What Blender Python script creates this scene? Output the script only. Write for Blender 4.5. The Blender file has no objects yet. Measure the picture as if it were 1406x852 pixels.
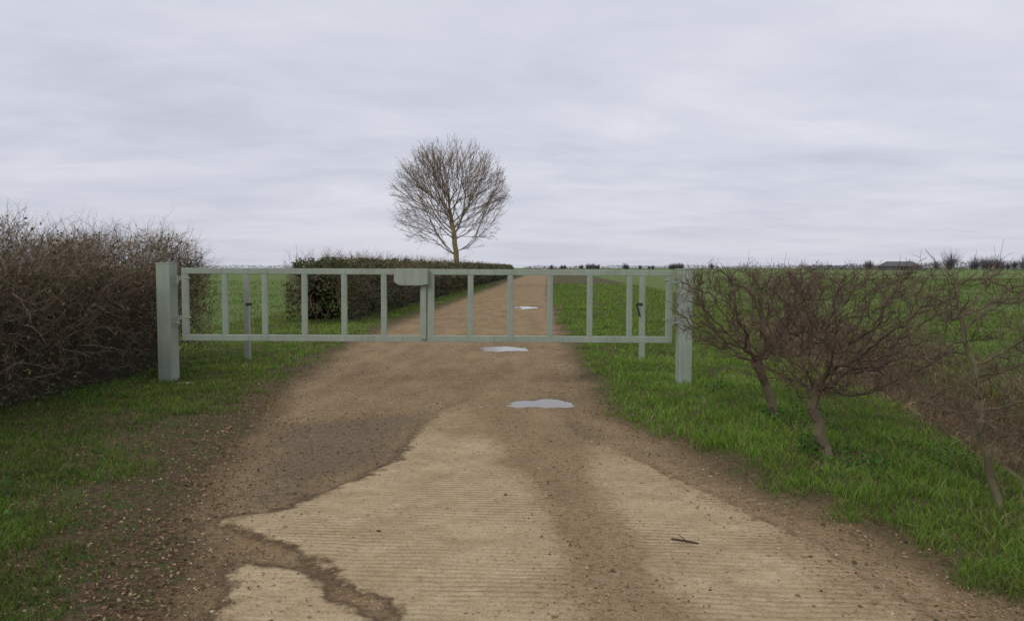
import bpy, math, numpy as np
from mathutils import Vector, kdtree
rng=np.random.default_rng(7)
scene=bpy.context.scene
# ---------------------------------------------------------------- helpers
def mesh_from(name,V,T,mat,col=None,attrs=None,smooth=False,parent=None):
    V=np.asarray(V,dtype=np.float32); T=np.asarray(T,dtype=np.int32)
    me=bpy.data.meshes.new(name)
    me.vertices.add(len(V)); me.vertices.foreach_set('co',V.ravel())
    k=T.shape[1]
    me.loops.add(T.size); me.loops.foreach_set('vertex_index',T.ravel())
    me.polygons.add(len(T)); me.polygons.foreach_set('loop_start',np.arange(0,T.size,k,dtype=np.int32))
    me.update(calc_edges=True)
    if col is not None:
        c=np.ones((len(V),4),dtype=np.float32); c[:,:3]=col
        a=me.color_attributes.new('col','FLOAT_COLOR','POINT'); a.data.foreach_set('color',c.ravel())
    if attrs:
        for n,v in attrs.items():
            a=me.attributes.new(n,'FLOAT','POINT'); a.data.foreach_set('value',np.asarray(v,dtype=np.float32))
    me.polygons.foreach_set('use_smooth',np.full(len(T),smooth))
    me.materials.append(mat)
    ob=bpy.data.objects.new(name,me); scene.collection.objects.link(ob)
    if parent: ob.parent=parent
    return ob
class Acc:
    def __init__(s): s.V=[];s.T=[];s.C=[];s.n=0
    def add(s,V,T,C):
        C=np.broadcast_to(np.asarray(C,dtype=np.float32),(len(V),3)) if np.ndim(C)==1 else C
        s.V.append(V);s.T.append(T+s.n);s.C.append(C);s.n+=len(V)
    def build(s,name,mat,**k):
        return mesh_from(name,np.concatenate(s.V),np.concatenate(s.T),mat,col=np.concatenate(s.C),**k)
def nrm(a): return a/np.maximum(np.linalg.norm(a,axis=-1,keepdims=True),1e-9)
def prisms(P0,P1,R0,R1,k=3):
    n=len(P0); d=nrm(P1-P0)
    ref=np.where(np.abs(d[:,2:3])<.9,np.array([[0,0,1.]]),np.array([[1.,0,0]]))
    a=nrm(np.cross(d,ref)); b=np.cross(d,a)
    th=np.arange(k)*2*np.pi/k
    off=np.cos(th)[None,:,None]*a[:,None]+np.sin(th)[None,:,None]*b[:,None]
    r0=P0[:,None]+off*np.asarray(R0).reshape(-1,1,1); r1=P1[:,None]+off*np.asarray(R1).reshape(-1,1,1)
    V=np.concatenate([r0,r1],1).reshape(-1,3)
    i=np.arange(k); j=(i+1)%k
    t=np.concatenate([np.stack([i,j,j+k],1),np.stack([i,j+k,i+k],1)])
    T=(t[None]+(np.arange(n)*2*k)[:,None,None]).reshape(-1,3)
    return V,T
def leaves(P,size,flat=0.0,asp=.55):
    n=len(P); a=rng.normal(size=(n,3)); a[:,2]*=(1-flat); a=nrm(a)
    b=rng.normal(size=(n,3)); b[:,2]*=(1-flat); b=nrm(np.cross(a,np.cross(b,a)+1e-6))
    s=np.asarray(size).reshape(-1,1)
    up=nrm(np.cross(a,b))*s*.18
    V=np.stack([P-a*s,P+b*s*asp+up,P+a*s,P-b*s*asp+up],1).reshape(-1,3)
    T=(np.array([[0,1,2],[0,2,3]])[None]+(np.arange(n)*4)[:,None,None]).reshape(-1,3)
    return V,T
def rep(c,k): return np.repeat(c,k,axis=0)
def hsh(i,j,s): 
    v=np.sin(i*127.1+j*311.7+s*74.7)*43758.5453
    return v-np.floor(v)
def vn(x,y,sc,s=0):
    x=np.asarray(x,dtype=float)*sc;y=np.asarray(y,dtype=float)*sc
    i=np.floor(x);j=np.floor(y);u=x-i;v=y-j;u=u*u*(3-2*u);v=v*v*(3-2*v)
    return (hsh(i,j,s)*(1-u)+hsh(i+1,j,s)*u)*(1-v)+(hsh(i,j+1,s)*(1-u)+hsh(i+1,j+1,s)*u)*v
def fbm(x,y,sc,s=0): return (vn(x,y,sc,s)+.5*vn(x,y,sc*2.1,s+1)+.25*vn(x,y,sc*4.3,s+2))/1.75
def sst(x,a,b):
    t=np.clip((x-a)/(b-a),0,1); return t*t*(3-2*t)
def polysd(x,y,poly):
    P=np.array(poly,dtype=float); d=np.full(np.shape(x),1e9); ins=np.zeros(np.shape(x),bool)
    for a,b in zip(P,np.roll(P,-1,0)):
        e=b-a; wx=x-a[0]; wy=y-a[1]; t=np.clip((wx*e[0]+wy*e[1])/(e@e),0,1)
        d=np.minimum(d,np.hypot(wx-t*e[0],wy-t*e[1]))
        c=((a[1]<=y)!=(b[1]<=y))
        with np.errstate(all='ignore'): xi=a[0]+(y-a[1])*(b[0]-a[0])/(b[1]-a[1]+1e-12)
        ins^=c&(x<xi)
    return np.where(ins,d,-d)
# ---------------------------------------------------------------- layout (metres)
LY=[-20,0,3.4,4.87,6.4,7.9,10.1,15.3,21.3,31.5,44,74.6,117,1600]
LX=[-1.2,-1.2,-1.5,-1.84,-2.24,-2.5,-2.8,-3.05,-2.98,-2.55,-2.05,-.7,1.15,64.9]
RY=[-20,0,3.5,4.53,5.92,7.93,10.1,15.3,28.8,44,117,1600]
RX=[3.2,2.9,2.2,1.98,1.40,1.02,.92,1.02,1.42,1.95,5.15,68.9]
def road_sd(x,y):
    w=(fbm(x,y,1.1,5)-.5)*.35
    return np.minimum(x-np.interp(y,LY,LX),np.interp(y,RY,RX)-x)+w
SA=[(-1.70,4.62),(-1.35,4.87),(-1.16,5.43),(-.88,6.1),(-.86,7.07),(-.71,8.33),(-.2,9.6),(.3,9.2),(.6,7),(1.0,6.1),(1.22,5.4),(1.42,4.87),(1.62,4.24),(1.76,3.48),(1.8,2),(-.3,2),(-.51,3.41),(-.74,3.63),(-.95,3.95),(-1.14,4.11)]
SB=[(-1.43,3.98),(-.98,3.84),(-.78,3.52),(-.56,3.3),(-.4,2),(-1.3,2),(-1.28,3.4)]
WT=[(-2.3,7.5),(-.8,8.2),(-.93,6.1),(-1.19,5.43),(-1.4,4.87),(-1.72,4.75),(-2.0,5.92)]
PUD=[(-.18,14.8,.46,.62),(.27,8.8,.42,.33),(.55,30,.42,1.1)]
def slab_sd(x,y): return np.maximum(polysd(x,y,SA),polysd(x,y,SB))
def film(x,y):
    c=np.interp(y,[2,3.4,4.9,6.5],[.6,.52,.40,.25]); hw=np.interp(y,[2,3.4,4.9,6.5],[.36,.33,.24,.3])
    f=.95*np.exp(-((x-c)/hw)**2)+.75*sst(y,4.8,7.6)*(.4+.6*sst(x,-.9,0))+.35*sst(y,6.5,9)
    return f+.45*sst(x,np.interp(y,[2,6],[1.45,.75]),np.interp(y,[2,6],[1.85,1.2]))
def wet_sd(x,y):
    d=polysd(x,y,WT)
    d=np.maximum(d,.28-np.hypot((x-.6)/.8,(y-7.3)/1.6))
    for (px,py,a,b) in PUD: d=np.maximum(d,.35*(1.35-np.hypot((x-px)/a,(y-py)/b)))
    return d
def ditch_c(y): return 4.55+(y-5.9)*.15
def ditch_m(x,y):
    return np.exp(-((x-ditch_c(y))/.62)**2)*(1-sst(y,12,18)*.75)*(1-sst(y,30,60))
def field_m(x,y):
    r=sst(x-(ditch_c(np.minimum(y,25))+.6+np.maximum(y-25,0)*.05),0,.5)*1.0
    l=sst(-(x-(np.interp(y,LY,LX)-4.0)),0,.6)*sst(y,12.5,14)
    return np.maximum(r,l)
def H(x,y):
    sd=road_sd(x,y)
    h=(fbm(x,y,.5,1)-.5)*.07*sst(-sd,-.5,1.5)+(fbm(x,y,2.5,2)-.5)*.022
    h=h+.04*sst(-sd,-.02,.35)+(fbm(x,y,3.5,6)-.5)*.05*sst(-sd,.1,.5)*(1-sst(y,12,20))
    h=h-.5*ditch_m(x,y)
    near=1-sst(y,60,90)
    h=h*near
    for (px,py,a,b) in PUD:
        r=np.hypot((x-px)/a,(y-py)/b)+(fbm(x,y,2.8,9)-.5)*1.0+(fbm(x,y,8,8)-.5)*.55
        h=h-.05*(1-sst(r,.35,1.35))
    h=h+.012*sst(slab_sd(x,y)+(vn(x,y,9,3)-.5)*.08,-.02,.03)
    return h
# ---------------------------------------------------------------- node helper
class NT:
    def __init__(s,nt): s.t=nt; s.n=nt.nodes; s.l=nt.links
    def val(s,v,sock):
        if isinstance(v,bpy.types.NodeSocket): s.l.new(v,sock)
        else: sock.default_value=v
    def new(s,typ,ins={},**p):
        n=s.n.new(typ)
        for k,v in p.items(): setattr(n,k,v)
        for k,v in ins.items(): s.val(v,n.inputs[k])
        return n
    def math(s,op,a,b=0.0,c=None,clamp=False):
        n=s.new('ShaderNodeMath',operation=op,use_clamp=clamp); s.val(a,n.inputs[0]); s.val(b,n.inputs[1])
        if c is not None: s.val(c,n.inputs[2])
        return n.outputs[0]
    def noise(s,vec,sc,det=4,rough=.6,dist=0):
        n=s.new('ShaderNodeTexNoise',{'Scale':sc,'Detail':det,'Roughness':rough,'Distortion':dist}); s.l.new(vec,n.inputs['Vector']); return n.outputs[0]
    def mr(s,v,a,b,c=0.0,d=1.0):
        n=s.new('ShaderNodeMapRange',{'From Min':a,'From Max':b,'To Min':c,'To Max':d}); s.val(v,n.inputs[0]); return n.outputs[0]
    def mix(s,f,a,b,mode='MIX'):
        n=s.new('ShaderNodeMix',data_type='RGBA',blend_type=mode)
        s.val(f,n.inputs[0])
        for v,k in ((a,6),(b,7)):
            if isinstance(v,tuple): v=(*v[:3],1)
            s.val(v,n.inputs[k])
        return n.outputs[2]
    def attr(s,name,out='Fac'):
        return s.new('ShaderNodeAttribute',attribute_name=name).outputs[out]
def newmat(name):
    m=bpy.data.materials.new(name); m.use_nodes=True; t=NT(m.node_tree); b=m.node_tree.nodes['Principled BSDF']; return m,t,b
def colmat(name,rough=.8,trans=0.0,spec=.2,nsc=8,namt=.3):
    m,t,b=newmat(name)
    c=t.new('ShaderNodeTexCoord').outputs['Object']
    f=t.mr(t.noise(c,nsc,3),.3,.7,1-namt,1+namt)
    col=t.new('ShaderNodeVectorMath',operation='SCALE'); t.l.new(t.attr('col','Color'),col.inputs[0]); t.l.new(f,col.inputs['Scale'])
    t.l.new(col.outputs[0],b.inputs['Base Color']); b.inputs['Roughness'].default_value=rough; b.inputs['Specular IOR Level'].default_value=spec
    if trans>0:
        tr=t.new('ShaderNodeBsdfTranslucent'); t.l.new(col.outputs[0],tr.inputs[0])
        mx=t.new('ShaderNodeMixShader',{0:trans}); t.l.new(b.outputs[0],mx.inputs[1]); t.l.new(tr.outputs[0],mx.inputs[2])
        t.l.new(mx.outputs[0],m.node_tree.nodes['Material Output'].inputs[0])
    return m
# ---------------------------------------------------------------- ground material
def ground_mat(name):
    m,t,b=newmat(name)
    co=t.new('ShaderNodeNewGeometry').outputs['Position']
    n1=t.noise(co,1.3,6,.6); n2=t.noise(co,9,6,.65); n3=t.noise(co,60,4,.7); n4=t.noise(co,.25,4,.6); n5=t.noise(co,26,5,.75)
    nst=t.noise(t.new('ShaderNodeMapping',{'Vector':co,'Scale':(1.6,.45,1)}).outputs[0],1.6,5,.65)
    vo=t.new('ShaderNodeTexVoronoi',{'Scale':48.0}); t.l.new(co,vo.inputs['Vector'])
    sd=t.attr('sd');slab=t.attr('slab');wet=t.attr('wet');field=t.attr('field');dit=t.attr('ditch');flm=t.attr('film')
    g=t.mix(t.mr(n2,.3,.7),(.20,.128,.062),(.36,.25,.125))
    g=t.mix(t.mr(nst,.38,.62,0,.6),g,(.47,.345,.19))
    g=t.mix(t.mr(n5,.52,.66,0,.75),g,(.135,.087,.045))
    g=t.mix(t.mr(n5,.46,.34,0,.55),g,(.50,.385,.23))
    g=t.mix(t.mr(n3,.35,.6,.5,0),g,(.13,.085,.044))
    vcol=t.new('ShaderNodeSeparateColor'); t.l.new(vo.outputs['Color'],vcol.inputs[0])
    peb=t.math('MULTIPLY',t.mr(vo.outputs['Distance'],.42,.25),t.mr(vcol.outputs[0],.55,.65))
    g=t.mix(t.math('MULTIPLY',peb,.75),g,t.mix(t.mr(vcol.outputs[1],.3,.7),(.60,.50,.35),(.15,.10,.06)))
    # ribbed concrete
    sx=t.new('ShaderNodeSeparateXYZ'); t.l.new(co,sx.inputs[0])
    ph=t.math('ADD',t.math('MULTIPLY',sx.outputs[1],2*math.pi/.052),t.math('ADD',t.math('MULTIPLY',sx.outputs[0],9.0),t.math('MULTIPLY',n2,2.2)))
    rib=t.math('SINE',ph)
    ribm=t.mr(n1,.38,.58,0,1)
    c=t.mix(t.mr(n2,.3,.7),(.50,.385,.215),(.64,.515,.32))
    c=t.mix(t.math('MULTIPLY',t.mr(rib,.1,-.9),t.math('MULTIPLY',ribm,.55)),c,(.27,.185,.10))
    c=t.mix(t.mr(t.noise(co,2.2,6,.7),.42,.70,0,.65),c,(.36,.25,.13))
    c=t.mix(t.mr(n5,.54,.68,0,.6),c,(.25,.17,.09))
    c=t.mix(t.mr(n3,.52,.66,0,.6),c,(.20,.14,.08))
    sf=t.math('ADD',slab,t.math('ADD',t.math('MULTIPLY',t.math('SUBTRACT',n1,.5),.35),t.math('MULTIPLY',t.math('SUBTRACT',n2,.5),.28)))
    sfac=t.mr(sf,-.03,.05)
    fc=t.math('ADD',flm,t.math('ADD',t.math('MULTIPLY',t.math('SUBTRACT',n1,.5),1.2),t.math('ADD',t.math('MULTIPLY',t.math('SUBTRACT',n2,.5),.9),t.math('MULTIPLY',t.math('SUBTRACT',n5,.5),.9))))
    fcov=t.mr(fc,.25,.8)
    bare=t.math('MULTIPLY',sfac,t.math('SUBTRACT',1.0,fcov))
    gf=t.mix(t.math('MULTIPLY',sfac,.25),g,(.38,.275,.15))
    track=t.mix(bare,gf,c)
    wf=t.mr(t.math('ADD',wet,t.math('ADD',t.math('MULTIPLY',t.math('SUBTRACT',n2,.5),.9),t.math('MULTIPLY',t.math('SUBTRACT',n1,.5),.7))),-.1,.3)
    wf=t.math('MULTIPLY',wf,t.mr(sfac,0,1,1,.45))
    wcol=t.mix(t.mr(n5,.40,.60),(.27,.20,.115),(.085,.057,.03)); wcol=t.mix(t.mr(n2,.45,.6,0,.75),wcol,(.165,.112,.055)); wcol=t.mix(t.mr(n3,.56,.66,0,.7),wcol,(.05,.035,.02))
    track=t.mix(t.math('MULTIPLY',wf,.85),track,wcol)
    rim=t.math('MULTIPLY',t.mr(sf,-.08,-.02),t.mr(sf,.03,-.02))
    rim=t.math('MULTIPLY',rim,t.math('SUBTRACT',1.0,t.mr(fc,.2,.55)))
    track=t.mix(t.math('MULTIPLY',rim,.75),track,(.08,.05,.03))
    # off-road
    soil=t.mix(t.mr(n5,.35,.65),(.05,.034,.02),(.17,.12,.065))
    grn=t.mix(t.mr(n3,.3,.7),(.03,.055,.012),(.09,.14,.03))
    off=t.mix(t.mr(n2,.36,.54,0,1),grn,soil)
    fl=t.mix(t.mr(n2,.35,.65),(.075,.145,.024),(.125,.215,.04))
    fl=t.mix(t.mr(t.math('ADD',t.math('MULTIPLY',n1,.5),t.math('MULTIPLY',n4,.5)),.42,.58,0,.6),fl,(.15,.145,.06))
    off=t.mix(field,off,fl)
    off=t.mix(t.math('MULTIPLY',dit,.9,clamp=True),off,t.mix(n3,(.10,.065,.035),(.2,.14,.085)))
    e=t.math('ADD',sd,t.math('ADD',t.math('MULTIPLY',t.math('SUBTRACT',n1,.5),.4),t.math('MULTIPLY',t.math('SUBTRACT',n2,.5),.3)))
    edge=t.mr(e,-.5,.15)
    off=t.mix(t.math('MULTIPLY',edge,t.mr(field,0,1,.85,0)),off,t.mix(t.mr(n5,.35,.65),(.07,.047,.027),(.24,.165,.09)))
    col=t.mix(t.mr(e,-.15,.25),off,track)
    t.l.new(col,b.inputs['Base Color'])
    t.l.new(t.mr(wf,0,1,.95,.6),b.inputs['Roughness']); b.inputs['Specular IOR Level'].default_value=.15
    hgt=t.math('ADD',t.math('MULTIPLY',n3,.6),t.math('MULTIPLY',t.math('MULTIPLY',peb,t.mr(bare,0,1,1,0)),.5))
    hgt=t.math('ADD',hgt,t.math('ADD',t.math('MULTIPLY',n2,.9),t.math('MULTIPLY',n5,.9)))
    hgt=t.math('ADD',hgt,t.math('MULTIPLY',t.math('MULTIPLY',rib,t.math('MULTIPLY',bare,ribm)),.14))
    bp=t.new('ShaderNodeBump',{'Strength':1.0,'Distance':.02}); t.l.new(hgt,bp.inputs['Height']); t.l.new(bp.outputs[0],b.inputs['Normal'])
    return m
# ---------------------------------------------------------------- terrain
def geo(start,step,ratio,end):
    out=[];p=start;s=step
    while p<end: s*=ratio;p+=s;out.append(p)
    return out
ys=np.array(sorted([-25,-15,-8,-4,-2,0,1,1.6,2.0,2.3])+list(np.arange(2.5,12,.04))+geo(12,.04,1.03,1800))
sr=geo(6.5,.06,1.07,1500)
ss=np.array([-v for v in sr[::-1]]+list(np.arange(-6.5,6.5,.05))+[6.5]+sr)
S,Y=np.meshgrid(ss,ys); X=S+.043*np.maximum(Y,0)
sdg=road_sd(X,Y)
Z=H(X,Y)
at=dict(sd=np.clip(sdg,-3,3).ravel(),slab=np.clip(slab_sd(X,Y),-2,2).ravel(),wet=np.clip(wet_sd(X,Y),-2,2).ravel(),field=field_m(X,Y).ravel(),ditch=np.clip(ditch_m(X,Y)*1.3,0,1).ravel(),film=film(X,Y).ravel())
ny,nx=X.shape
idx=np.arange(ny*nx).reshape(ny,nx)
Q=np.stack([idx[:-1,:-1],idx[:-1,1:],idx[1:,1:],idx[1:,:-1]],-1).reshape(-1,4)
V=np.stack([X,Y,Z],-1).reshape(-1,3)
gm=ground_mat('earth_and_track')
Vg=V.copy()
Vg[at['sd']>-.1,2]-=.006
mesh_from('ground',Vg,Q,gm,attrs=at,smooth=True)
keep=(at['sd'][Q]>-.35).any(1)&(V[Q[:,0],1]<400)
Qt=Q[keep]; used=np.unique(Qt); remap=np.zeros(len(V),int); remap[used]=np.arange(len(used))
Vt=V[used].copy(); Vt[:,2]+=np.where(at['sd'][used]>-.3,.004,-.03)
mesh_from('dirt_track',Vt,remap[Qt],gm,attrs={k:v[used] for k,v in at.items()},smooth=True)
# puddles
pm,t,b=newmat('puddle_water'); b.inputs['Base Color'].default_value=(.13,.105,.07,1); b.inputs['Roughness'].default_value=.06
b.inputs['Specular IOR Level'].default_value=.4
co=t.new('ShaderNodeNewGeometry').outputs['Position']
bp=t.new('ShaderNodeBump',{'Strength':.12,'Distance':.01,'Height':t.noise(co,8,2)}); t.l.new(bp.outputs[0],b.inputs['Normal'])
for i,(px,py,a,bb) in enumerate(PUD):
    th=np.linspace(0,2*np.pi,49)[:-1]
    rr=1.3
    xx=px+np.cos(th)*a*rr; yy=py+np.sin(th)*bb*rr
    zc=float(H(np.array([px]),np.array([py]))[0])
    zl=zc+.027
    Vp=np.concatenate([[[px,py,zl]],np.stack([xx,yy,np.full(48,zl)],1)])
    Tp=np.array([[0,k+1,(k+1)%48+1] for k in range(48)])
    mesh_from('puddle',Vp,Tp,pm)
# ---------------------------------------------------------------- grass
grassm=colmat('grass_blades',.6,.35,.25,3,.25)
def blades(P,h,w,C,lean=.5):
    n=len(P); az=rng.uniform(0,2*np.pi,n); s=np.stack([np.cos(az),np.sin(az),0*az],1)*w[:,None]
    l=rng.normal(size=(n,3))*lean*h[:,None]; l[:,2]=0
    z=np.array([0,0,1.])
    m=P+z*(h*.55)[:,None]+l*.3; tp=P+z*(h*rng.uniform(.8,1,n))[:,None]+l
    V=np.stack([P-s,P+s,m+s*.8,m-s*.8,tp],1).reshape(-1,3)
    T=(np.array([[0,1,2],[0,2,3],[3,2,4]])[None]+(np.arange(n)*5)[:,None,None]).reshape(-1,3)
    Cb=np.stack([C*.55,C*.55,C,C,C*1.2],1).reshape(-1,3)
    return V,T,Cb
def scatter(n,y0,y1,a0,a1):
    y=np.exp(rng.uniform(np.log(y0),np.log(y1),n)); x=rng.uniform(a0,a1,n)*(y+1.0); return x,y
def greens(n,br=1.0,dead=.06):
    a=np.array([.12,.235,.026]);b2=np.array([.20,.31,.04]);c2=np.array([.28,.24,.10])
    f=rng.random((n,1)); C=a*(1-f)+b2*f; k=rng.random(n)<dead; C[k]=c2
    return C*br*rng.uniform(.7,1.2,(n,1))
acc=Acc()
# right verge
x,y=scatter(420000,2.6,70,-.05,.95)
sd=road_sd(x,y); fm=field_m(x,y); dm=ditch_m(x,y)
dens=sst(-sd+(fbm(x,y,3,20)-.5)*.7,-.0,.35)*(1-fm)*(1-sst(dm,.25,.6))*(.45+.55*sst(fbm(x,y,4,8),.3,.5))
for bx,by in ((2.5,7.56),(2.4,6.15),(2.95,4.8)): dens=dens*(1-.75*np.exp(-(((x-bx-.1)/.3)**2+((y-by+.25)/.4)**2)))
k=(x>np.interp(y,RY,RX)-.1)&(rng.random(len(x))<dens); x=x[k];y=y[k]
tall=sst(fbm(x,y,2.2,77),.5,.75)
hh=rng.uniform(.025,.07,len(x))*(1+.8*fbm(x,y,1.5,4)+.9*tall); ww=.0022*np.maximum(1,y/5)*rng.uniform(.7,1.4,len(x))
P=np.stack([x,y,H(x,y)-.004],1)
br=.72+.62*fbm(x,y,.9,14)
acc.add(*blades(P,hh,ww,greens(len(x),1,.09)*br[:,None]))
# left verge
x,y=scatter(560000,2.6,70,-1.1,.05)
sd=road_sd(x,y); fm=field_m(x,y)
patch=.15+.85*sst(fbm(x,y,1.6,31)+.3*sst(y,7,11)+.28*sst(-sd,.7,1.6),.38,.68)
dens=sst(-sd+(fbm(x,y,3,21)-.5)*.9-.4*(1-sst(y,7,10)),0,.6)*patch*(1-fm)*(.3+.7*sst(fbm(x,y,5,9),.3,.55))
dens=np.where(y<12.5,dens*sst(x,-5.5,-4.7),dens)
k=(x<np.interp(y,LY,LX)+.1)&(rng.random(len(x))<dens); x=x[k];y=y[k]
hh=rng.uniform(.02,.06,len(x))*(1+.8*fbm(x,y,1.5,4)); ww=.0022*np.maximum(1,y/5)*rng.uniform(.7,1.4,len(x))
P=np.stack([x,y,H(x,y)-.004],1)
br=(.5+.65*fbm(x,y,1.4,14))*(.82+.42*sst(y,7,12))
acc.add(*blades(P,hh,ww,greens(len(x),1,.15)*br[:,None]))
acc.build('grass',grassm)
# crop field
acc=Acc()
x1,y1=scatter(200000,5,110,.25,1.2); x2,y2=scatter(60000,13,90,-1.2,-.02)
x=np.concatenate([x1,x2]);y=np.concatenate([y1,y2])
k=rng.random(len(x))<field_m(x,y)*(.25+.75*sst(fbm(x,y,.6,40),.38,.62)); x=x[k];y=y[k]
hh=rng.uniform(.05,.12,len(x)); ww=.0035*np.maximum(1,y/8)*rng.uniform(.7,1.4,len(x))
P=np.stack([x,y,H(x,y)-.004],1)
C=greens(len(x),.72,.1)*(.75+.5*fbm(x,y*.4,.25,61))[:,None]; C[:,0]*=1.08; C[:,2]*=1.1
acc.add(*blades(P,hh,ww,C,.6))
acc.build('crop_field',grassm)
# ---------------------------------------------------------------- twigs / hedges
barkm=colmat('twigs_and_leaves',.85,0,.15,6,.25)
TW=np.array([[.18,.135,.09],[.12,.09,.06],[.25,.195,.13],[.17,.145,.08],[.18,.115,.085],[.34,.27,.19]])
def stems(acc,P,D,L,r,pal,sides=3,k=3,droop=0.0):
    n=len(P); C=pal[rng.integers(0,len(pal),n)]*rng.uniform(.6,1.25,(n,1))
    p=P.copy(); d=nrm(D); rr=r.copy()
    for s in range(3):
        q=p+d*(L/3)[:,None]
        V,T=prisms(p,q,rr,rr*.68,sides); acc.add(V,T,rep(C,2*sides))
        for j in range(k if s>0 else 1):
            sd_=nrm(d+rng.normal(size=(n,3))*.75); f=rng.uniform(.1,1,(n,1))
            b0=p+(q-p)*f; b1=b0+sd_*(L*rng.uniform(.12,.38,n))[:,None]
            V,T=prisms(b0,b1,rr*.5,rr*.2,3); acc.add(V,T,rep(C,6))
        p=q; rr=rr*.68; d=nrm(d+rng.normal(size=(n,3))*.28+np.array([0,0,-droop]))
def hedge(name,c0,c1,hw,Hh,nst,nleaf,leafpal,L=(.25,.6),rad=.0035,lod=False,leafsz=(.015,.03),stray=200,pal=TW,low=1.0,greenend=None,lump=.13):
    acc=Acc(); c0=np.array(c0);c1=np.array(c1); ax=c1-c0; ln=np.linalg.norm(ax); ax=ax/ln; side=np.array([ax[1],-ax[0]])
    def surf(t,ph,f):
        th=ph*np.pi; cx=np.sign(np.cos(th))*np.abs(np.cos(th))**.55; cz=np.abs(np.sin(th))**.5
        bul=1+.45*(fbm(t*ln,ph*4,.9,hw*7)-.5)
        hz=Hh*(1+lump*(fbm(t*ln,ph*1.5,1.1,hw*3)-.5))
        xy=c0+ax*(t*ln)[:,None]+side*(cx*hw*f*bul)[:,None]
        z=cz*hz*(.15+.85*f)
        out=np.concatenate([side*(cx)[:,None],(cz**3*.8)[:,None]],1)
        return np.concatenate([xy,z[:,None]],1),out
    nt=max(12,int(ln*3)); na=20
    tt=np.linspace(0.01,.99,nt); pp=np.linspace(0,1,na)
    Tt,Pp=np.meshgrid(tt,pp,indexing='ij')
    taper=np.minimum(1,np.minimum(Tt,1-Tt)*ln/.5+.3)
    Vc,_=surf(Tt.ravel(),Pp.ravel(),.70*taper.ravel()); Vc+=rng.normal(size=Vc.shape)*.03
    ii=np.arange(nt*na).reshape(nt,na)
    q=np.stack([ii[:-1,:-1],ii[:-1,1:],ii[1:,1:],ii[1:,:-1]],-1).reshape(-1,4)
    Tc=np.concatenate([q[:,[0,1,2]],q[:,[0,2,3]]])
    acc.add(Vc,Tc,np.array([.035,.03,.02]))  # added dark core, not real twigs; blocks light through the hedge
    def rt(n):
        if lod:
            a=c0[1];b_=c1[1]; yy=np.exp(rng.uniform(np.log(a),np.log(b_),n)); return (yy-a)/(b_-a)
        return rng.random(n)
    def place(n,f0,f1):
        t=rt(n); ph=rng.random(n); f=rng.uniform(f0,f1,n)
        P,O=surf(t,ph,f)
        e=rng.random(n)<min(.25,2.5*hw/ln)
        t2=np.where(rng.random(n)<.6,rng.uniform(0,.25/ln,n),1-rng.uniform(0,.25/ln,n))
        P2,O2=surf(t2,rng.random(n),np.sqrt(rng.random(n)))
        P=np.where(e[:,None],P2,P); 
        eo=np.concatenate([-ax,[0.2]])[None]*np.where(t2<.5,1,-1)[:,None]; O=np.where(e[:,None],eo,O)
        return P,O
    P,O=place(nst,.6,.97)
    sc=np.maximum(1,P[:,1]/14) if lod else np.ones(nst)
    D=O*.55+np.array([0,0,.45])+rng.normal(size=(nst,3))*.65
    Ls=rng.uniform(*L,nst)*.75*np.minimum(sc,1.5)
    stems(acc,P,D,Ls,rad*sc*rng.uniform(.5,1.4,nst),pal)
    if stray:
        t=rt(stray); P,O=surf(t,rng.uniform(.15,.85,stray),np.full(stray,.95))
        D=np.array([0,0,1.])+rng.normal(size=(stray,3))*.6+O*.3
        stems(acc,P,D,rng.uniform(.2,.6,stray),rad*np.ones(stray)*.9,pal)
    if nleaf:
        P,O=place(nleaf,.72,1.05); z=P[:,2]/Hh
        kk=rng.random(nleaf)<(low+(1-low)*(1-z)); 
        cl=fbm(P[:,0]+P[:,2],P[:,1]+P[:,2]*.7,2.2,3); kk&=rng.random(nleaf)<sst(cl,.3,.55)
        if greenend is not None: kk&=(P[:,1]<greenend)|(rng.random(nleaf)<.35)
        P=P[kk]; n=len(P); s=rng.uniform(*leafsz,n)*(np.maximum(1,P[:,1]/14) if lod else 1)
        V,T=leaves(P,s); C=leafpal[rng.integers(0,len(leafpal),n)]*rng.uniform(.5,1.3,(n,1)); acc.add(V,T,rep(C,4))
    return acc.build(name,barkm)
LP1=np.array([[.08,.12,.035],[.14,.095,.05],[.10,.14,.045],[.18,.13,.07],[.22,.15,.08]])
LP2=np.array([[.04,.085,.02],[.06,.11,.03],[.09,.12,.045],[.10,.085,.04]])
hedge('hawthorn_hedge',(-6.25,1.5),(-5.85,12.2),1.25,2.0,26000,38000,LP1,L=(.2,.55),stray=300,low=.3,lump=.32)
hedge('hawthorn_hedge',(-5.05,20.3),(-.6,140.),.85,1.72,16000,90000,LP2,L=(.2,.5),lod=True,leafsz=(.02,.04),stray=150,pal=TW*1.0,greenend=28)
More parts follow.
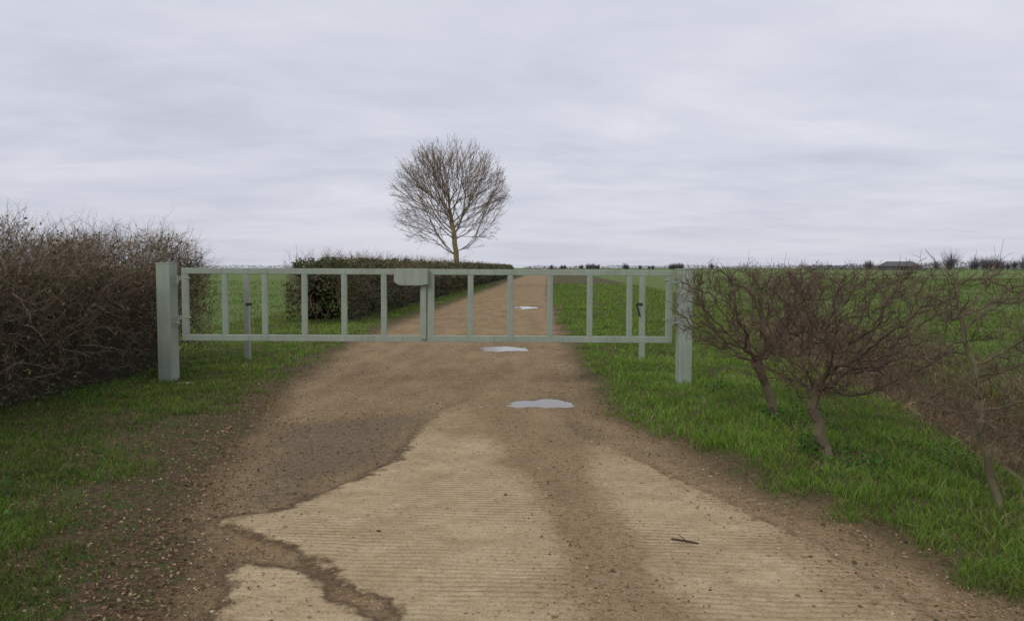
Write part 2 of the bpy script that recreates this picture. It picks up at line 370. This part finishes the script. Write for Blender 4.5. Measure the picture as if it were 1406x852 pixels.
# ---------------------------------------------------------------- trees
def colonize(path,pts,step,infl,kill,iters,jit=.1,trop=(0,0,.05)):
    nodes=[np.array(p,float) for p in path]; par=[-1]+list(range(len(path)-1)); pts=np.array(pts); trop=np.array(trop)
    for it in range(iters):
        if len(pts)==0: break
        kd=kdtree.KDTree(len(nodes))
        for i,p in enumerate(nodes): kd.insert(p,i)
        kd.balance(); accd={}; rem=[]
        for j,p in enumerate(pts):
            co,i,d=kd.find(p)
            if d<kill: continue
            rem.append(j)
            if d<infl:
                v=(p-nodes[i])/d
                if i in accd: accd[i]+=v
                else: accd[i]=v.copy()
        pts=pts[rem]
        if not accd: break
        for i,v in accd.items():
            v=v/(np.linalg.norm(v)+1e-9)+rng.normal(size=3)*jit+trop
            v/=np.linalg.norm(v); q=nodes[i]+v*step
            nodes.append(q); par.append(i)
    return np.array(nodes),np.array(par)
def grow(path,pts,step,infl,kill,iters,r0,expo,rmax,pal,jit=.1,trop=(0,0,.05),ntw=3,twl=.2,twr=.5,up=.3,center=None,segs=None,zcap=None):
    if segs is None: N,par=colonize(path,pts,step,infl,kill,iters,jit,trop)
    else: N,par=segs
    n=len(N); R=np.zeros(n); ch=np.zeros(n,int)
    for i in range(n-1,0,-1):
        if ch[i]==0: R[i]=r0**expo
        R[par[i]]+=R[i]; ch[par[i]]+=1
    R=R**(1/expo)
    R=np.where(R>rmax,rmax,R)
    R*=1+.35*np.exp(-(N[:,2]-N[0,2])/(rmax*1.6))
    acc=Acc(); i=np.arange(1,n)
    thick=sst(R,rmax*.15,rmax*.6)[:,None]
    C=pal[1]*(1-thick)+pal[0]*thick; C=C*rng.uniform(.8,1.2,(n,1))
    big=R[i]>rmax*.18
    for msk,k in ((big,8),(~big,4)):
        a=i[msk]
        if len(a)==0: continue
        d=nrm(N[a]-N[par[a]])
        V,T=prisms(N[par[a]],N[a]+d*(R[a]*.3)[:,None],np.minimum(R[par[a]],R[a]*1.25),R[a],k); acc.add(V,T,rep(C[a],2*k))
    tips=i[R[i]<r0*3.2]; 
    tp=np.repeat(tips,ntw); m=len(tp)
    d=nrm(N[tp]-N[par[tp]])
    if center is not None: d=nrm(d+.7*nrm(N[tp]-np.array(center)))
    D=nrm(d+rng.normal(size=(m,3))*.45+np.array([0,0,up]))
    P=N[par[tp]]+(N[tp]-N[par[tp]])*rng.random((m,1))
    Ls=twl*rng.uniform(.4,1.3,m)
    M1=P+D*(Ls*.5)[:,None]; D2=nrm(D+rng.normal(size=(m,3))*.25); E=M1+D2*(Ls*.5)[:,None]
    if zcap is not None:
        for A_ in (M1,E): A_[:,2]=np.minimum(A_[:,2],zcap+rng.normal(size=m)*.03)
    Ct=pal[2]*rng.uniform(.7,1.3,(m,1))
    for a,b_,ra,rb in ((P,M1,twr,twr*.75),(M1,E,twr*.75,twr*.45)):
        V,T=prisms(a,b_,np.full(m,ra*r0),np.full(m,rb*r0),3); acc.add(V,T,rep(Ct,6))
    D3=nrm(D+rng.normal(size=(m,3))*.6); E3=M1+D3*(Ls*.45)[:,None]
    V,T=prisms(M1,E3,np.full(m,twr*r0*.7),np.full(m,twr*r0*.4),3); acc.add(V,T,rep(Ct,6))
    return acc,N
def fan_tree(base,fork,crown_c,crown_r,seed):
    rg=np.random.default_rng(seed); nodes=[];par=[]
    def addn(p,q): nodes.append(np.array(p,float)); par.append(q); return len(nodes)-1
    cur=-1
    for z in np.arange(0,fork,.3): cur=addn((base[0]+.03*math.sin(z*1.7),base[1],z),cur)
    cc=np.array(crown_c);cr=np.array(crown_r)
    def ins(p): return np.sum(((p-cc)/cr)**2)
    def limb(start,d,length,gen):
        p=nodes[start].copy(); c=start; st=.28; n=int(length/st); nxt=rg.integers(2,4)
        for s in range(n):
            d=d+rg.normal(size=3)*.06+np.array([0,0,.03]); d/=np.linalg.norm(d)
            q=p+d*st
            if ins(q)>1.0+rg.uniform(-.12,.05): break
            c=addn(q,c); p=q
            nxt-=1
            if nxt<=0 and gen<5:
                nxt=rg.integers(2,4) if gen<3 else rg.integers(3,5)
                ax=np.cross(d,rg.normal(size=3)); ax/=np.linalg.norm(ax)
                ang=math.radians(rg.uniform(25,42))
                d2=d*math.cos(ang)+ax*math.sin(ang)
                d2=d2+.22*(p-cc)/cr
                rem=(n-s)*st*rg.uniform(.65,1.0) 
                if rem>.5: limb(c,d2/np.linalg.norm(d2),rem,gen+1)
        return c
    lead=[cur]; p=nodes[cur].copy()
    for z in range(13):
        p=p+np.array([-.04+rg.normal()*.03,rg.normal()*.03,.3]); lead.append(addn(p,lead[-1]))
    limb(lead[-1],np.array([-.05,0,1.]),5,2)
    m=28
    for k in range(m):
        f=k/(m-1); b=lead[int(f*(len(lead)-1))] if k>5 else cur-(k%3)
        az=2.399*k+rg.uniform(-.2,.2); el=math.radians(18+f*42+rg.uniform(-7,7))
        d=np.array([math.cos(az)*math.cos(el),math.sin(az)*math.cos(el),math.sin(el)])
        limb(b,d,8.0-2.6*f,2)
    return np.array(nodes),np.array(par)
NP=fan_tree((-4.17,60),2.7,(-4.75,60,6.7),(4.6,4.4,4.65),5)
print('tree nodes',len(NP[0]))
acc,N=grow(None,None,0,0,0,0,.0075,2.12,.225,[np.array([.22,.18,.09]),np.array([.18,.14,.09]),np.array([.22,.15,.11])],ntw=1,twl=.5,twr=1.0,up=.2,center=(-4.75,60,4.5),segs=NP)
acc.build('bare_tree',barkm)
# hawthorn shrubs
HP=[np.array([.145,.115,.075]),np.array([.10,.075,.052]),np.array([.12,.08,.06])]
def boxpts(n,x0,x1,y0,y1,z0,z1,cx):
    p=rng.random((n,3))*np.array([x1-x0,y1-y0,z1-z0])+np.array([x0,y0,z0])
    k=p[:,2]>z0+(z1-z0)*.5*np.abs((p[:,0]-cx)/(x1-x0))**1.2*1.2-.02
    return p[k]
z0=float(H(np.array([2.5]),np.array([7.56]))[0])
path=[(2.52,7.56,z0-.03),(2.50,7.55,.12),(2.47,7.55,.25),(2.42,7.54,.38),(2.36,7.52,.50),(2.30,7.5,.60)]
acc,N=grow(path,boxpts(1200,1.62,3.0,6.95,8.2,.6,1.50,2.3),.047,.5,.085,60,.0028,2.05,.062,HP,jit=.38,trop=(0,0,.03),ntw=2,twl=.15,twr=.75,up=.35,zcap=1.56)
acc.build('hawthorn_shrub',barkm)
path=[(2.44,6.1,z0-.03),(2.43,6.12,.10),(2.39,6.13,.20),(2.39,6.14,.30),(2.34,6.15,.40),(2.36,6.15,.50)]
acc,N=grow(path,boxpts(1350,1.95,3.3,5.6,6.75,.45,1.50,2.5),.044,.5,.08,60,.0026,2.05,.062,HP,jit=.38,trop=(0,0,.02),ntw=2,twl=.15,twr=.75,up=.3,zcap=1.54)
acc.build('hawthorn_shrub',barkm)
path=[(2.98,4.8,0)]+[(2.98-.30*(z/1.45)**.9+.014*math.sin(z*9)+.01*math.sin(z*23),4.8+.02*math.sin(z*7),z) for z in np.arange(.07,1.42,.07)]
q=boxpts(480,2.45,3.5,4.3,5.25,.4,1.48,2.85)
acc,N=grow(path,q,.05,.5,.10,40,.0023,2.05,.028,[np.array([.17,.15,.09]),np.array([.12,.095,.06]),np.array([.13,.09,.065])],jit=.24,trop=(0,0,.16),ntw=2,twl=.18,twr=.85,up=.5)
acc.build('hawthorn_sapling',barkm)
# ---------------------------------------------------------------- ditch bank dead vegetation
acc=Acc(); n=26000
y=np.exp(rng.uniform(np.log(3.5),np.log(22),n)); x=ditch_c(y)+rng.normal(size=n)*.55+.15
P=np.stack([x,y,H(x,y)-.01],1)
pal=np.array([[.26,.19,.10],[.18,.12,.07],[.34,.26,.15],[.12,.14,.05]])
C=pal[rng.choice(4,n,p=[.35,.3,.15,.2])]*rng.uniform(.5,1.15,(n,1))
acc.add(*blades(P,rng.uniform(.06,.26,n),.003*np.maximum(1,y/7),C,.9))
n=1500; y=rng.uniform(4,16,n); x=ditch_c(y)+rng.normal(size=n)*.6+.1
P=np.stack([x,y,H(x,y)],1); D=rng.normal(size=(n,3))*np.array([1,1,.4])+np.array([0,0,.7])
stems(acc,P,D,rng.uniform(.3,.8,n),np.full(n,.0035),np.array([[.15,.08,.055],[.12,.09,.05],[.24,.17,.11]]),droop=.35)
acc.build('bramble_scrub',barkm)
# weeds
acc=Acc(); 
ws=[(-5.0,7.1,.35,700),(-4.6,10.6,.4,700),(2.45,9.4,.16,260),(-4.9,8.8,.35,500),(2.9,7.6,.3,350),(3.3,6.0,.3,300),(-4.7,5.6,.4,500),(2.6,5.7,.25,300),(2.5,7.5,.12,250),(2.38,6.2,.1,200),(-3.6,4.6,.6,500)]
for wx,wy,s,m in ws:
    x=wx+rng.normal(size=m)*s*.6; y=wy+rng.normal(size=m)*s; P=np.stack([x,y,H(x,y)+rng.random(m)**2*.12+.005],1)
    V,T=leaves(P,rng.uniform(.008,.024,m),.4,.6); acc.add(V,T,rep(np.array([.07,.16,.03])*rng.uniform(.4,1.4,(m,1)),4))
acc.build('weeds',grassm)
# leaf litter
litm=colmat('dead_leaves',.75,.15,.2,10,.2)
acc=Acc(); n=5500
y=np.exp(rng.uniform(np.log(2.8),np.log(13),n)); x=np.interp(y,LY,LX)-.2+rng.normal(size=n)*.27
m=9000; y2=np.exp(rng.uniform(np.log(2.8),np.log(12),m)); x2=np.interp(y2,LY,LX)-rng.random(m)**1.3*2.6
o=1200; y3=np.exp(rng.uniform(np.log(2.8),np.log(12),o)); x3=np.interp(y3,RY,RX)+.1+rng.normal(size=o)*.15
q=900; y4=6.5+rng.normal(size=q)*.9; x4=2.6+rng.normal(size=q)*.35
x=np.concatenate([x,x2,x3,x4]);y=np.concatenate([y,y2,y3,y4]); n=len(x)
P=np.stack([x,y,H(x,y)+.008+rng.random(n)*.012],1)
V,T=leaves(P,rng.uniform(.004,.014,n),.6,.6)
pal=np.array([[.17,.10,.055],[.25,.155,.085],[.11,.07,.042],[.36,.26,.15]])
acc.add(V,T,rep(pal[rng.integers(0,4,n)]*rng.uniform(.6,1.3,(n,1)),4)); acc.build('leaf_litter',litm)
# loose stones and clods
acc=Acc(); n=48000
y=np.exp(rng.uniform(np.log(2.7),np.log(18),n)); f=rng.random(n); f=np.where(rng.random(n)<.3,np.where(rng.random(n)<.7,1-np.abs(rng.normal(size=n))*.08,np.abs(rng.normal(size=n))*.08),f)
x=np.interp(y,LY,LX)*(1-f)+np.interp(y,RY,RX)*f
ok=np.clip(.14+film(x,y),0,1)
inw=polysd(x,y,WT)>-.1
k=rng.random(n)<np.where(slab_sd(x,y)>-.02,ok,.9)*(.25+.75*sst(fbm(x,y,2.5,50),.35,.6))
for (px,py,a,bb) in PUD: k&=np.hypot((x-px)/a,(y-py)/bb)>1.1
x=x[k];y=y[k];inw=inw[k];n=len(x)
s=rng.lognormal(np.log(.0036),.5,n).clip(.002,.017)
o=np.array([[1,0,0],[0,1,0],[-1,0,0],[0,-1,0],[0,0,1],[0,0,-1]],float)
ang=rng.uniform(0,6.28,n); ca,sa=np.cos(ang),np.sin(ang)
sh=rng.uniform(.6,1.3,(n,6,1))*s[:,None,None]*o[None]*np.array([1.2,.9,.6])
Vs=np.stack([sh[...,0]*ca[:,None]-sh[...,1]*sa[:,None],sh[...,0]*sa[:,None]+sh[...,1]*ca[:,None],sh[...,2]],-1)
P=np.stack([x,y,H(x,y)+.004+s*.25],1)
Vs=(Vs+P[:,None]).reshape(-1,3)
tt=np.array([[0,1,4],[1,2,4],[2,3,4],[3,0,4],[1,0,5],[2,1,5],[3,2,5],[0,3,5]])
T=(tt[None]+(np.arange(n)*6)[:,None,None]).reshape(-1,3)
pal=np.array([[.36,.27,.16],[.24,.17,.09],[.13,.09,.05],[.55,.48,.36],[.30,.21,.10]])
C=pal[rng.choice(5,n,p=[.25,.28,.27,.08,.12])]*rng.uniform(.7,1.2,(n,1)); C[inw]*=.4
acc.add(Vs,T,rep(C,6)); acc.build('loose_gravel',litm,smooth=False)
# fallen stick
acc=Acc(); sp=np.array([[.86,4.22,.04],[.93,4.17,.045],[.98,4.12,.05],[.9,4.26,.055]])
V,T=prisms(sp[[0,1,1]],sp[[1,2,3]],[.006,.007,.003],[.007,.005,.002],6); acc.add(V,T,np.array([.09,.055,.035])); acc.build('fallen_stick',litm)
# ---------------------------------------------------------------- gate
gm2,t,b=newmat('painted_steel')
co=t.new('ShaderNodeTexCoord').outputs['Object']
n1=t.noise(co,3,5,.6); n2=t.noise(co,30,4,.7)
st=t.noise(t.new('ShaderNodeMapping',{'Vector':co,'Scale':(25,25,1.2)}).outputs[0],1,4,.6)
c=t.mix(t.mr(n1,.3,.7),(.25,.29,.23),(.33,.375,.30)); c=t.mix(t.mr(st,.5,.75,0,.45),c,(.16,.19,.14)); c=t.mix(t.mr(n2,.62,.75,0,.35),c,(.13,.14,.09))
t.l.new(c,b.inputs['Base Color']); b.inputs['Roughness'].default_value=.5; b.inputs['Specular IOR Level'].default_value=.35
bp=t.new('ShaderNodeBump',{'Strength':.15,'Distance':.003,'Height':n2}); t.l.new(bp.outputs[0],b.inputs['Normal'])
dm_,t,b=newmat('dark_steel'); co=t.new('ShaderNodeTexCoord').outputs['Object']
t.l.new(t.mix(t.noise(co,20,3),(.02,.02,.02),(.05,.045,.04)),b.inputs['Base Color']); b.inputs['Roughness'].default_value=.6; b.inputs['Metallic'].default_value=.2
import bmesh
def box(name,x0,x1,y0,y1,z0,z1,mat,parent=None,bev=.005,rot=None):
    me=bpy.data.meshes.new(name); bm=bmesh.new(); bmesh.ops.create_cube(bm,size=1)
    c=((x0+x1)/2,(y0+y1)/2,(z0+z1)/2)
    for v in bm.verts: v.co=Vector((v.co.x*(x1-x0),v.co.y*(y1-y0),v.co.z*(z1-z0)))
    bmesh.ops.bevel(bm,geom=bm.edges[:],offset=bev,segments=2,affect='EDGES',profile=.5)
    bm.to_mesh(me); bm.free(); me.materials.append(mat)
    ob=bpy.data.objects.new(name,me); scene.collection.objects.link(ob); ob.location=c
    if rot: ob.rotation_euler=rot
    if parent: ob.parent=parent
    return ob
def cyl(name,p0,p1,r,mat,parent=None,k=14):
    p0=Vector(p0);p1=Vector(p1); me=bpy.data.meshes.new(name); bm=bmesh.new()
    bmesh.ops.create_cone(bm,cap_ends=True,segments=k,radius1=r,radius2=r,depth=(p1-p0).length)
    bmesh.ops.bevel(bm,geom=[e for e in bm.edges if len(e.link_faces)==2 and any(len(f.verts)>4 for f in e.link_faces)],offset=r*.15,segments=1,affect='EDGES')
    bm.to_mesh(me); bm.free(); me.materials.append(mat)
    ob=bpy.data.objects.new(name,me); scene.collection.objects.link(ob); ob.location=(p0+p1)/2
    ob.rotation_euler=(p1-p0).to_track_quat('Z','Y').to_euler()
    if parent: ob.parent=parent
    return ob
def empty(name,loc=(0,0,0),rot=(0,0,0)):
    e=bpy.data.objects.new(name,None); scene.collection.objects.link(e); e.location=loc; e.rotation_euler=rot; return e
GY=10.1
def post(x,y,w,d,h,sc,rot=0):
    e=empty('gate_post',(x,y,0),(0,0,rot))
    box('shaft',-w/2,w/2,-d/2,d/2,-.2,h,gm2,e,.008)
    box('cap',-w/2-.004,w/2+.004,-d/2-.004,d/2+.004,h-.001,h+.012,gm2,e,.004)
    s=sc
    for z in (.82,1.33):
        cyl('hinge_pin',(s*(w/2+.055),0,z-.05),(s*(w/2+.055),0,z+.07),.012,gm2,e)
        box('hinge_lug',min(s*w/2,s*(w/2+.07)),max(s*w/2,s*(w/2+.07)),-.025,.025,z-.028,z-.012,gm2,e,.003)
        box('hinge_plate',min(s*w/2,s*(w/2+.008)),max(s*w/2,s*(w/2+.008)),-.05,.05,z-.07,z+.05,gm2,e,.002)
    return e
post(-4.375,GY,.185,.185,1.545,1,math.radians(-8))
post(2.165,GY-.1,.165,.165,1.47,-1,math.radians(5))
g=empty('metal_gate',(-1.08,GY,0),(0,math.radians(.28),0))
x0,x1=-3.11,3.11
for nm,a,b_ in (('left_leaf',x0,-.004),('right_leaf',.004,x1)):
    lf=empty(nm); lf.parent=g
    dd=.05
    box('top_rail',a,b_,-dd/2,dd/2,1.405,1.478,gm2,lf)
    box('bottom_rail',a,b_,-dd/2,dd/2,.555,.635,gm2,lf)
    for k in range(7):
        if k in (0,6):
            ww=.085; cx=a+ww/2 if k==0 else b_-ww/2
        else:
            ww=.072; cx=a+.0425+(b_-a-.085)*k/6
        box('stile' if k in (0,6) else 'upright',cx-ww/2,cx+ww/2,-dd/2+.003,dd/2-.003,.633,1.407,gm2,lf,.006)
me=bpy.data.meshes.new('latch_cover'); bm=bmesh.new()
pts=[(-.41,1.485),(.02,1.485),(.02,1.285),(-.06,1.27),(-.34,1.27),(-.41,1.315)]
f=bm.faces.new([bm.verts.new((p[0],0,p[1])) for p in pts]); r=bmesh.ops.extrude_face_region(bm,geom=[f])
for v in r['geom']:
    if isinstance(v,bmesh.types.BMVert): v.co.y-=.07
bmesh.ops.recalc_face_normals(bm,faces=bm.faces); bmesh.ops.bevel(bm,geom=bm.edges[:],offset=.006,segments=2,affect='EDGES')
bm.to_mesh(me); bm.free(); me.materials.append(gm2); ob=bpy.data.objects.new('latch_cover',me); scene.collection.objects.link(ob); ob.parent=g; ob.location=(0,-.029,0)
box('latch_strip',-.075,-.012,-.045,-.028,.59,1.27,gm2,g,.004)
for z in (.83,1.33):
    cyl('hinge_tube',(x0-.022,0,z-.012),(x0-.022,0,z+.045),.018,gm2,g); cyl('hinge_tube',(x1+.022,0,z-.012),(x1+.022,0,z+.045),.018,gm2,g)
    cyl('hinge_bolt',(x0-.03,0,z+.02),(x0+.12,-.03,z+.02),.009,gm2,g); cyl('hinge_bolt',(x1+.03,0,z+.02),(x1-.12,-.03,z+.02),.009,gm2,g)
for x,hh in ((-4.2,1.42),(2.06,1.385)):
    e=empty('hold_open_post',(x,12.6,0)); box('shaft',-.043,.043,-.043,.043,-.2,hh,gm2,e,.005); box('cap',-.046,.046,-.046,.046,hh-.001,hh+.008,gm2,e,.003)
    s=-1 if x>0 else 1
    box('catch_arm',min(0,s*.1),max(0,s*.1),-.058,-.044,.9,.94,dm_,e,.003)
    if x>0:
        box('catch_lever',-.085,-.055,-.075,-.045,.73,.93,dm_,e,.006,(0,math.radians(-15),0))
me=bpy.data.meshes.new('stone'); bm=bmesh.new(); bmesh.ops.create_icosphere(bm,subdivisions=3,radius=1)
for v in bm.verts:
    nn=1+.2*math.sin(v.co.x*4+1)*math.cos(v.co.y*5); v.co=Vector((v.co.x*.16*nn,v.co.y*.1*nn,v.co.z*.035))
bm.to_mesh(me); bm.free(); ca=me.color_attributes.new('col','FLOAT_COLOR','POINT')
for d in ca.data: d.color=(.30,.24,.15,1)
me.materials.append(litm); ob=bpy.data.objects.new('stone',me); scene.collection.objects.link(ob); ob.location=(-4.12,9.95,.03)
# ---------------------------------------------------------------- far things
farm=colmat('distant_foliage',.9,0,.1,.3,.25)  # distance haze is painted into the bluish-grey vertex colours below
acc=Acc()
def farclump(px,d,wd,ht,n,c=(.13,.125,.14)):
    X0=(px)/1094*d; 
    P=np.stack([X0+rng.uniform(-.6,.6,n)*wd,d+rng.normal(size=n)*4,0*np.zeros(n)],1)
    P[:,2]=ht*rng.random(n)**.7*(1-.5*np.abs((P[:,0]-X0)/wd))
    V,T=leaves(P,rng.uniform(.15,.4,n)*d/450,0,.5); acc.add(V,T,rep(np.array(c)*rng.uniform(.6,1.3,(n,1)),4))
def fartree(px,d,wd,ht,c=(.14,.13,.145)):
    X0=px/1094*d; m=150; ntr=max(1,int(wd/5))
    for q in range(ntr):
        xx=X0+rng.uniform(-.5,.5)*wd*(ntr>1); hh=ht*rng.uniform(.5,1.1); b=np.array([xx,d+rng.uniform(-8,8),0])
        u=nrm(rng.normal(size=(m,3)))*(rng.random((m,1))**.4); E=np.array([xx,b[1],hh*.6])+u*np.array([hh*.5,hh*.5,hh*.42])*rng.uniform(.8,1.2,3)
        f=rng.uniform(.1,.55,(m,1)); S0=b+(np.array([0,0,hh*.75]))*f
        M=S0*.45+E*.55-np.array([0,0,1.])*hh*.03
        Cc=rep(np.array(c)*rng.uniform(.7,1.2,(m,1)),6); r=.00011*d
        for a_,b_,ra,rb in ((S0,M,r*1.6,r),(M,E,r,r*.5)):
            V,T=prisms(a_,b_,np.full(m,ra),np.full(m,rb),3); acc.add(V,T,Cc)
        V,T=prisms(b[None],b[None]+[[0,0,hh*.7]],[.3],[.12],5); acc.add(V,T,np.array(c)*.8)
for px,d,wd,ht in [(60,480,12,4.2),(90,480,24,4.4),(118,470,18,6.0),(170,470,26,4.6),(205,470,26,5),(228,500,12,4),(272,430,9,6.0),(475,420,12,6),(590,400,16,11.5),(622,400,16,10),(552,430,14,6.5),(650,420,24,8),(680,410,30,8),(700,420,30,7.5),(735,420,34,8),(780,420,40,8),(820,420,40,8)]:
    fartree(px,d,wd,ht)
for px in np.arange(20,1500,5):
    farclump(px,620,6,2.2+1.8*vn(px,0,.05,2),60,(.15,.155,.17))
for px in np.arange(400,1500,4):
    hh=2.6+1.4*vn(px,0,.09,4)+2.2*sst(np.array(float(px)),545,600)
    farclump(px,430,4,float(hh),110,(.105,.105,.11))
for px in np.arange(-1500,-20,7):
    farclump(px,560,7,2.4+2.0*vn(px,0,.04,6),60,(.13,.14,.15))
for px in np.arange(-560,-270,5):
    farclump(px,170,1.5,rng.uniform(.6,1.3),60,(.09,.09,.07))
acc.build('distant_trees',farm)
# barn
bmz,t,b=newmat('barn_boards'); co=t.new('ShaderNodeTexCoord').outputs['Object']
t.l.new(t.mix(t.noise(co,2,3),(.08,.08,.09),(.12,.12,.125)),b.inputs['Base Color']); b.inputs['Roughness'].default_value=.9
e=empty('barn',(203,418,0)); box('walls',-9,9,-5,5,0,2.2,bmz,e,.02)
me=bpy.data.meshes.new('roof'); vs=[(-9.4,-5.4,2.1),(9.4,-5.4,2.1),(9.4,5.4,2.1),(-9.4,5.4,2.1),(-6.8,0,4.6),(6.8,0,4.6)]
me.from_pydata(vs,[],[(0,1,5,4),(1,2,5),(2,3,4,5),(3,0,4),(3,2,1,0)]); me.materials.append(bmz); ob=bpy.data.objects.new('roof',me); scene.collection.objects.link(ob); ob.parent=e
box('door',-1.8,1.8,-5.06,-5.003,0,2.0,dm_,e,.01)
# ---------------------------------------------------------------- world, sun, camera
w=bpy.data.worlds.new('World'); scene.world=w; w.use_nodes=True; t=NT(w.node_tree)
bg=w.node_tree.nodes['Background']; bg.inputs[1].default_value=.108
EL,AZ=math.radians(42),math.radians(215)
sky=t.new('ShaderNodeTexSky',sky_type='NISHITA',sun_disc=False,sun_elevation=EL,sun_rotation=AZ)
co=t.new('ShaderNodeTexCoord').outputs['Generated']
sx=t.new('ShaderNodeSeparateXYZ'); t.l.new(co,sx.inputs[0])
den=t.math('ADD',t.math('MAXIMUM',sx.outputs[2],0.0),.12)
cb=t.new('ShaderNodeCombineXYZ'); t.l.new(t.math('DIVIDE',sx.outputs[0],den),cb.inputs[0]); t.l.new(t.math('DIVIDE',sx.outputs[1],den),cb.inputs[1])
mp=t.new('ShaderNodeMapping',{'Vector':cb.outputs[0],'Scale':(.7,1.0,1),'Rotation':(0,0,.35)}).outputs[0]
nA=t.noise(mp,.6,8,.58,.5); nB=t.noise(mp,2.0,6,.6,.4)
cl=t.math('ADD',t.math('MULTIPLY',nA,.7),t.math('MULTIPLY',nB,.3))
cc=t.mix(t.mr(cl,.36,.62),(5.0,5.15,6.15),(7.1,7.2,7.85))
cc=t.mix(t.mr(sx.outputs[2],0,.12,.5,0),cc,(5.4,5.5,6.4))
cc=t.mix(t.mr(sx.outputs[2],.12,.45,0,.45),cc,(7.1,7.2,7.9))
out=t.mix(.94,sky.outputs[0],cc); t.l.new(out,bg.inputs[0])
sun=bpy.data.lights.new('sun','SUN'); sun.energy=1.1; sun.angle=math.radians(25); sun.color=(1,.97,.92)
so=bpy.data.objects.new('sun',sun); scene.collection.objects.link(so)
dirv=Vector((math.sin(AZ)*math.cos(EL),math.cos(AZ)*math.cos(EL),math.sin(EL)))
so.rotation_euler=dirv.to_track_quat('Z','Y').to_euler(); so.location=(0,-5,20)
cam=bpy.data.cameras.new('camera'); cam.sensor_width=36; cam.lens=28.0; cam.clip_end=5000; cam.clip_start=.05
cobj=bpy.data.objects.new('camera',cam); scene.collection.objects.link(cobj); cobj.location=(0,0,1.5)
cobj.rotation_euler=(math.radians(90-3.1),0,0); scene.camera=cobj
scene.view_settings.view_transform='Standard'; scene.view_settings.look='None'; scene.view_settings.exposure=0
